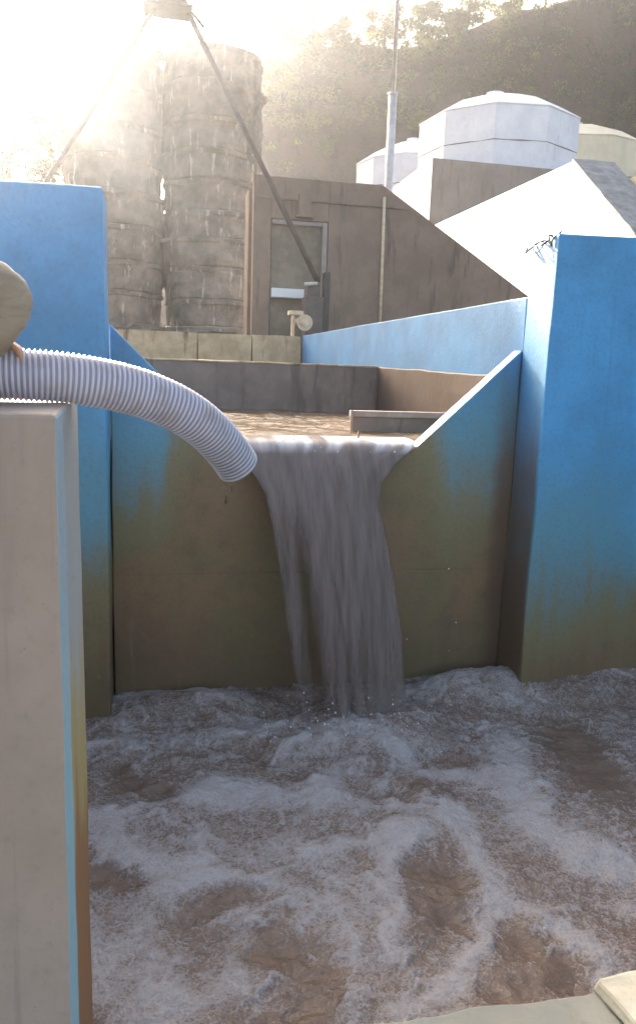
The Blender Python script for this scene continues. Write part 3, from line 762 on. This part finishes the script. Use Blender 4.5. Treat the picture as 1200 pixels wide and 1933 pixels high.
sd = o.modifiers.new('thickness', 'SOLIDIFY'); sd.thickness = .02; sd.offset = -1
tag(o, 'grey sheet of water falling from the weir notch into the foaming pool', 'waterfall')

# flying drops
sp = bmesh.new()
for k in range(145):
    a = random.uniform(0, 1)
    if k < 100:
        x = random.gauss(1.4, .33); y = random.gauss(4.78, .16); zz = abs(random.gauss(0, .10)) + .05
    elif k < 140:
        x = random.uniform(.55, 1.9); y = 5.52 - random.random()*.1; zz = 1.93 + random.uniform(-.08, .05)
    else:
        x = random.uniform(1.7, 2.4); y = random.uniform(4.7, 5.3); zz = random.uniform(.2, 1.2)
    m4 = Matrix.Translation((x, y, zz)) @ Matrix.Diagonal((1, 1, random.uniform(1, 1.8), 1))
    bmesh.ops.create_icosphere(sp, subdivisions=1, radius=random.uniform(.002, .0055), matrix=m4)
me = bpy.data.meshes.new('spray'); sp.to_mesh(me); sp.free()
dm = NT('drops'); dm.set(Base_Color=(.8, .8, .8), Roughness=.1); me.materials.append(dm.mat)
o = bpy.data.objects.new('spray', me); COL.objects.link(o); tag(o, 'white drops flying off the falling water', 'spray', kind='stuff')

# ------------------------------------------------------------------ near wall, ledge
nw = MB()
A = [(-3.2,1.90,-.5),(-.232,1.90,-.5),(-.222,2.42,-.5),(-3.2,2.42,-.5),(-3.2,1.90,2.328),(-.232,1.90,2.328),(-.232,2.42,2.350),(-3.2,2.42,2.350)]
nw.add(A, [(0,3,2,1),(4,5,6,7),(0,1,5,4)]); nw.add(A, [(1,2,6,5)], 1); nw.add(A, [(2,3,7,6),(3,0,4,7)])
o = nw.build('concrete_wall', [M['near_wall'], M['near_side']])
bm = bmesh.new(); bm.from_mesh(o.data); bmesh.ops.remove_doubles(bm, verts=bm.verts[:], dist=1e-4); bm.to_mesh(o.data); bm.free()
rough(o, .12, .003, 4.0, 8)
bv = o.modifiers.new('bevel', 'BEVEL'); bv.width = .010; bv.segments = 2; bv.limit_method = 'ANGLE'; bv.angle_limit = R(50)
tag(o, 'beige plastered wall end at the lower left carrying the hose, pale blue along its edge', 'wall')
lg = MB(); lg.box((-.20, -2.0, -.5), (5.2, 2.083, .35))
o = lg.build('concrete_ledge', M['ledge'])
bm = bmesh.new(); bm.from_mesh(o.data)
for _ in range(8):
    es = [e for e in bm.edges if e.calc_length() > .05 and all(v.co.z > .7 and v.co.y > 1.3 for v in e.verts)] if _ > 3 else [e for e in bm.edges if e.calc_length() > .4]
    if es: bmesh.ops.subdivide_edges(bm, edges=es, cuts=1, use_grid_fill=True)
bmesh.ops.triangulate(bm, faces=bm.faces[:])
for v in bm.verts:
    p = v.co + o.location
    q = Vector((p.x*6, p.y*6, 0))
    if p.z > .3: v.co.z += mnoise.noise(q*2)*.006
    if p.z > .3 and p.y > 2.0: v.co.y += mnoise.noise(q)*.020 + mnoise.noise(q*3)*.009
bm.to_mesh(o.data); bm.free()
bv = o.modifiers.new('bevel', 'BEVEL'); bv.width = .01; bv.segments = 2; bv.limit_method = 'ANGLE'; bv.angle_limit = R(50)
tag(o, 'rough pale concrete ledge along the bottom edge of the photo', 'ledge')
sb = MB(); sb.add([(1.50,1.86,.354),(2.6,1.84,.354),(2.6,2.115,.354),(1.48,2.10,.354),(1.51,1.87,.410),(2.6,1.85,.415),(2.6,2.10,.415),(1.495,2.088,.410)],
       [(0,3,2,1),(4,5,6,7),(0,1,5,4),(1,2,6,5),(2,3,7,6),(3,0,4,7)])
o = sb.build('concrete_slab', plain('broken_cement', (.62, .56, .42), (.50, .44, .32), .85, 9, .4, .012), bevel=.015); rough(o, .04, .014, 9.0, 3)
tag(o, 'broken sunlit lump of concrete on the ledge in the bottom right corner', 'slab')

# ------------------------------------------------------------------ corrugated hose
ctrl = [(-1.9,2.34,2.415),(-1.2,2.24,2.415),(-.75,2.20,2.418),(-.42,2.19,2.415),(-.22,2.22,2.405),(-.05,2.28,2.372),(.08,2.34,2.315),(.17,2.40,2.245),(.235,2.45,2.17),(.258,2.47,2.135)]
path = smooth_path(ctrl, 60)
ds = [0]
for a, b in zip(path, path[1:]): ds.append(ds[-1] + (b - a).length)
ds = np.array(ds); P = np.array([p[:] for p in path])
pitch = .0135; L = ds[-1]; per = 8; ns = int(L / pitch * per)
tt = np.linspace(0, L, ns)
Q = np.stack([np.interp(tt, ds, P[:, k]) for k in range(3)], 1)
k = 25; pad = np.pad(Q, ((k, k), (0, 0)), mode='reflect', reflect_type='odd')
Q = np.stack([np.convolve(pad[:, c], np.ones(2*k+1)/(2*k+1), 'valid') for c in range(3)], 1)
T = np.gradient(Q, axis=0); T /= np.linalg.norm(T, axis=1)[:, None]
upv = np.array([0, 0, 1.0]); Uv = np.cross(T, upv); Uv /= np.linalg.norm(Uv, axis=1)[:, None]; Wv = np.cross(Uv, T)
n = 48; hv = []; cv = []
for i in range(ns):
    for j in range(n):
        a = 2*math.pi*j/n
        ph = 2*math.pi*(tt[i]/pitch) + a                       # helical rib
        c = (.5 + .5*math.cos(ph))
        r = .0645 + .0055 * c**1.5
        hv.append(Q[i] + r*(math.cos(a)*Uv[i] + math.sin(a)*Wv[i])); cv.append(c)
hfc = [(i*n+j, i*n+(j+1) % n, (i+1)*n+(j+1) % n, (i+1)*n+j) for i in range(ns-1) for j in range(n)]
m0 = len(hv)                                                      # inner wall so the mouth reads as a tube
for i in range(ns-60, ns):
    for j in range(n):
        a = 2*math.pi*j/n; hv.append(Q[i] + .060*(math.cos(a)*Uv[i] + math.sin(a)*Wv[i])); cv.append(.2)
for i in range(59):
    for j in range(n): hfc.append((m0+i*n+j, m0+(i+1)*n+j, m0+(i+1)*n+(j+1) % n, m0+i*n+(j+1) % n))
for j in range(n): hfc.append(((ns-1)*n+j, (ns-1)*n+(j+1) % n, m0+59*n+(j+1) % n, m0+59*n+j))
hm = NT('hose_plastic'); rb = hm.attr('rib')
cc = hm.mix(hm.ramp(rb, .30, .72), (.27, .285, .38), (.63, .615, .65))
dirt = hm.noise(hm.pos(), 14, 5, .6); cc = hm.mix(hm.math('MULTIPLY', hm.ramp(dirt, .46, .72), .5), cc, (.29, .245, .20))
hm.set(Base_Color=cc, Roughness=.32)
tl = hm.n.new('ShaderNodeBsdfTranslucent'); hm.put(tl.inputs['Color'], cc)
mx = hm.n.new('ShaderNodeMixShader'); mx.inputs[0].default_value = .3
hm.link(hm.bsdf.outputs[0], mx.inputs[1]); hm.link(tl.outputs[0], mx.inputs[2]); hm.link(mx.outputs[0], hm.out.inputs['Surface'])
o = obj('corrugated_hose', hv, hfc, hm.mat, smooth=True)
at = o.data.attributes.new('rib', 'FLOAT', 'POINT'); at.data.foreach_set('value', np.array(cv, dtype=np.float32))
dp = MB(); dp.tube([(.215, 2.45, 2.085), (.218, 2.45, 2.05), (.217, 2.45, 2.02)], [.006, .004, .005], 8); dp.tube([(.235, 2.455, 2.075), (.236, 2.455, 2.06)], [.005, .003], 8)
dp.build('drip', M['chan_water'], o, True)
tag(o, 'thick bluish white corrugated suction hose lying over the near wall, mouth over the pool', 'hose')

# ------------------------------------------------------------------ person squatting on the wall at the left edge (only a knee and hand are in the picture)
def skin_chain(name, chains, mats, matfun, parent=None, sub=3):
    verts, edges, rad, key = [], [], [], {}
    for ch in chains:
        prev = None
        for p, r in ch:
            kq = tuple(round(c, 4) for c in p)
            if kq not in key: key[kq] = len(verts); verts.append(p); rad.append(r)
            i = key[kq]
            if prev is not None and prev != i: edges.append((prev, i))
            prev = i
    me = bpy.data.meshes.new(name); me.from_pydata(verts, edges, [])
    o = bpy.data.objects.new(name, me); COL.objects.link(o)
    o.modifiers.new('skin', 'SKIN'); s = o.modifiers.new('sub', 'SUBSURF'); s.levels = s.render_levels = sub
    for i, r in enumerate(rad): me.skin_vertices[0].data[i].radius = (r, r)
    me.skin_vertices[0].data[0].use_root = True
    bpy.context.view_layer.update()
    dg = bpy.context.evaluated_depsgraph_get()
    m2 = bpy.data.meshes.new_from_object(o.evaluated_get(dg))
    bpy.data.objects.remove(o)
    m2.name = name
    o = bpy.data.objects.new(name, m2); COL.objects.link(o)
    m2.materials.clear()
    for m in mats: m2.materials.append(m)
    for pg in m2.polygons: pg.use_smooth = True; pg.material_index = matfun(pg.center)
    if parent: o.parent = parent; o.matrix_parent_inverse = Matrix.Translation(-parent.location)
    return o
PDX = .052
pelvis = (-1.02, 2.02, 2.52)
chest = (-.93, 2.06, 2.86); neckb = (-.86, 2.08, 3.02); head = (-.80, 2.09, 3.15); crownp = (-.79, 2.09, 3.25)
def hand(wrist, palm, dirv, n):
    out = []
    d = Vector(dirv).normalized(); nn = Vector(n).normalized(); s = d.cross(nn)
    W = Vector(wrist); Pm = Vector(palm)
    for k, (o1, ln) in enumerate(((-.030, .075), (-.010, .085), (.010, .080), (.030, .062))):
        b0 = Pm + s*o1 + d*.03
        out.append([(tuple(Pm), .020), (tuple(b0), .0105), (tuple(b0 + d*ln*.45 - nn*ln*.10), .0092), (tuple(b0 + d*ln*.75 - nn*ln*.45), .0085), (tuple(b0 + d*ln*.8 - nn*ln*.9), .0075)])
    tb = W.lerp(Pm, .5) - s*.03
    out.append([(tuple(W.lerp(Pm, .5)), .020), (tuple(tb), .012), (tuple(tb - s*.02 + d*.03 - nn*.02), .011), (tuple(tb - s*.015 + d*.055 - nn*.045), .009)])
    return out
kneeA = (-.415, 2.13, 2.655); footA = (-.535, 2.10, 2.42)
wristA = (-.52, 2.16, 2.545); palmA = (-.455, 2.175, 2.505)
chains = [
  [(pelvis, .135), ((-.98, 2.04, 2.68), .125), (chest, .15), (neckb, .065), ((-.83, 2.085, 3.08), .055), (head, .095), (crownp, .075)],
  [(pelvis, .135), ((-.88, 2.07, 2.55), .095), ((-.62, 2.11, 2.62), .078), ((-.48, 2.128, 2.68), .076), (kneeA, .066), ((-.42, 2.125, 2.60), .066), ((-.465, 2.115, 2.50), .050), (footA, .042), ((-.55, 2.09, 2.385), .035), ((-.44, 2.02, 2.372), .026)],
  [(pelvis, .135), ((-.93, 1.98, 2.58), .095), ((-.78, 1.92, 2.72), .075), ((-.68, 1.92, 2.76), .064), ((-.72, 1.93, 2.62), .058), ((-.78, 1.95, 2.42), .042), ((-.78, 1.95, 2.385), .035), ((-.67, 1.94, 2.372), .026)],
  [(chest, .15), ((-.88, 2.22, 2.93), .065), ((-.79, 2.29, 2.78), .045), ((-.69, 2.26, 2.66), .040), (wristA, .026), (palmA, .024)],
  [(chest, .15), ((-.87, 1.90, 2.92), .065), ((-.74, 1.84, 2.80), .045), ((-.66, 1.86, 2.82), .040), ((-.58, 1.92, 2.83), .028), ((-.53, 1.94, 2.82), .024)],
] + hand(wristA, palmA, (1, .05, -.45), (.4, 0, 1)) + hand((-.58, 1.92, 2.83), (-.53, 1.94, 2.82), (.9, .4, -.3), (0, 0, 1))
chains = [[((p[0] + PDX, p[1], p[2] - (.03 if -.63 < p[0] < -.35 and p[2] > 2.58 and p[1] > 2.1 else 0)), r) for p, r in ch] for ch in chains]
def pm(c):
    c = c - Vector((PDX, 0, 0))
    if c.z > 3.03: return 2
    dA = (c - Vector(palmA)).length; 
    if dA < .13 and c.x > -.53 and c.z < 2.545 and (c - Vector((-.465, 2.115, 2.50))).length > .058 and c.y > 2.13: return 2
    if c.x > -.60 and c.z > 2.76 and c.y < 1.99: return 2
    if c.z < 2.405: return 3
    if c.z > 2.70 and c.x < -.70: return 1
    if (c.y > 2.2 and c.z > 2.56): return 1
    return 0
def cloth(name, c, c2):
    m = NT(name); p = m.pos(); fo = m.noise(m.scale(p, (6, 6, 16)), 1.3, 4, .55, 1.2); w = m.noise(p, 320, 2, .5)
    m.set(Base_Color=m.mix(m.ramp(fo, .3, .7), c2, c), Roughness=.9)
    m.bump(m.math('ADD', fo, m.math('MULTIPLY', w, .12)), .7, .02); return m.mat
sk = NT('skin'); sk.set(Base_Color=(.46, .24, .14), Roughness=.5)
per_ = skin_chain('person', chains, [cloth('khaki_cloth', (.34, .275, .195), (.23, .18, .125)), cloth('shirt_cloth', (.20, .24, .30), (.15, .18, .22)), sk.mat, M['dark_steel']], pm)
_n = [v.normal.copy() for v in per_.data.vertices]
for v, nn in zip(per_.data.vertices, _n):
    c = v.co
    if c.z < 3.0 and not (c.z < 2.56 and c.y > 2.13 and c.x > -.60):
        q = Vector((c.x * 9 + c.z * 6, c.y * 10, c.z * 26 - c.x * 14))
        fold = 1 - abs(mnoise.noise(q)) * 2
        v.co += nn * (fold * .006 + mnoise.noise(q * 2.3) * .003)
per_['label'] = 'person squatting by the hose at the left edge, khaki knee and one hand showing'; per_['category'] = 'person'
# face and hair
hr = bmesh.new(); bmesh.ops.create_uvsphere(hr, u_segments=20, v_segments=14, radius=.112, matrix=Matrix.Translation((PDX-.815, 2.09, 3.20)))
bmesh.ops.delete(hr, geom=[v for v in hr.verts if v.co.z < 3.17 + max(0, (v.co.x - PDX + .80)) * .9], context='VERTS')
me = bpy.data.meshes.new('hair'); hr.to_mesh(me); hr.free(); me.materials.append(M['wire'])
o = bpy.data.objects.new('hair', me); COL.objects.link(o); o.parent = per_
fb = MB()
fb.tube([(PDX-.70, 2.09, 3.165), (-.685, 2.09, 3.14)], [.012, .016], 8)
fb.build('nose', sk.mat, per_, True)
for sgn in (-1, 1):
    MB().tube([(PDX-.712, 2.09 + sgn*.034, 3.175), (PDX-.704, 2.09 + sgn*.034, 3.175)], .010, 8).build('eye', M['wire'], per_)
    MB().tube([(PDX-.80, 2.09 + sgn*.092, 3.17), (PDX-.80, 2.09 + sgn*.106, 3.165)], [.022, .018], 8).build('ear', sk.mat, per_, True)
MB().tube([(PDX-.708, 2.07, 3.105), (PDX-.703, 2.09, 3.103), (PDX-.708, 2.11, 3.105)], .006, 6).build('mouth', M['steel'], per_)

# ------------------------------------------------------------------ air
hz = MB().box((-112, -27, -1.7), (132, 114, 43)); o = hz.build('haze', []) if False else obj('haze', hz.v, hz.f, [])
hm_ = bpy.data.materials.new('haze_air'); hm_.use_nodes = True; nt = hm_.node_tree
nt.nodes.remove(nt.nodes['Principled BSDF'])
pv_ = nt.nodes.new('ShaderNodeVolumePrincipled'); pv_.inputs['Color'].default_value = (.92, .90, .88, 1)
pv_.inputs['Density'].default_value = .0015; pv_.inputs['Anisotropy'].default_value = .85
nt.links.new(pv_.outputs[0], nt.nodes['Material Output'].inputs['Volume'])
o.data.materials.append(hm_); tag(o, kind='stuff')

# ------------------------------------------------------------------ light, sky, camera
wd = bpy.data.worlds.new('World'); scene.world = wd; wd.use_nodes = True
nt = wd.node_tree; bg = nt.nodes['Background']
sky = nt.nodes.new('ShaderNodeTexSky'); sky.sky_type = 'NISHITA'; sky.sun_disc = False
sky.sun_elevation = SUN_EL; sky.sun_rotation = SUN_AZ
sky.air_density = 1.0; sky.dust_density = 7.0; sky.ozone_density = .2
nt.links.new(sky.outputs[0], bg.inputs['Color']); bg.inputs['Strength'].default_value = .13
sl = bpy.data.lights.new('sun', 'SUN'); sl.energy = 5.0; sl.angle = R(.5); sl.color = (1.0, .95, .88)
so = bpy.data.objects.new('sun', sl); COL.objects.link(so)
sdir = Vector((math.sin(SUN_AZ)*math.cos(SUN_EL), math.cos(SUN_AZ)*math.cos(SUN_EL), math.sin(SUN_EL)))
so.rotation_euler = sdir.to_track_quat('Z', 'Y').to_euler(); so.location = (0, 0, 60)

psi, pit, rho = R(12), R(10.4), R(2.0)
F = Vector((math.sin(psi)*math.cos(pit), math.cos(psi)*math.cos(pit), -math.sin(pit)))
R0 = Vector((math.cos(psi), -math.sin(psi), 0)); U0 = R0.cross(F)
Uc = U0*math.cos(rho) - R0*math.sin(rho); Rc = R0*math.cos(rho) + U0*math.sin(rho)
cam = bpy.data.cameras.new('camera'); co_ = bpy.data.objects.new('camera', cam); COL.objects.link(co_)
co_.matrix_world = Matrix(((Rc.x, Uc.x, -F.x, 0), (Rc.y, Uc.y, -F.y, 0), (Rc.z, Uc.z, -F.z, 2.45), (0, 0, 0, 1)))
cam.sensor_fit = 'VERTICAL'; cam.sensor_height = 36; cam.lens = 36 * 1450 / 1933
cam.clip_start = .05; cam.clip_end = 2000
scene.camera = co_
vs_ = scene.view_settings; vs_.view_transform = 'Standard'; vs_.look = 'None'; vs_.exposure = 2.25; vs_.gamma = 1
scene.render.engine = 'CYCLES'
cy = scene.cycles
cy.use_denoising = True; cy.max_bounces = 8; cy.transparent_max_bounces = 16; cy.volume_bounces = 1
cy.sample_clamp_indirect = 6
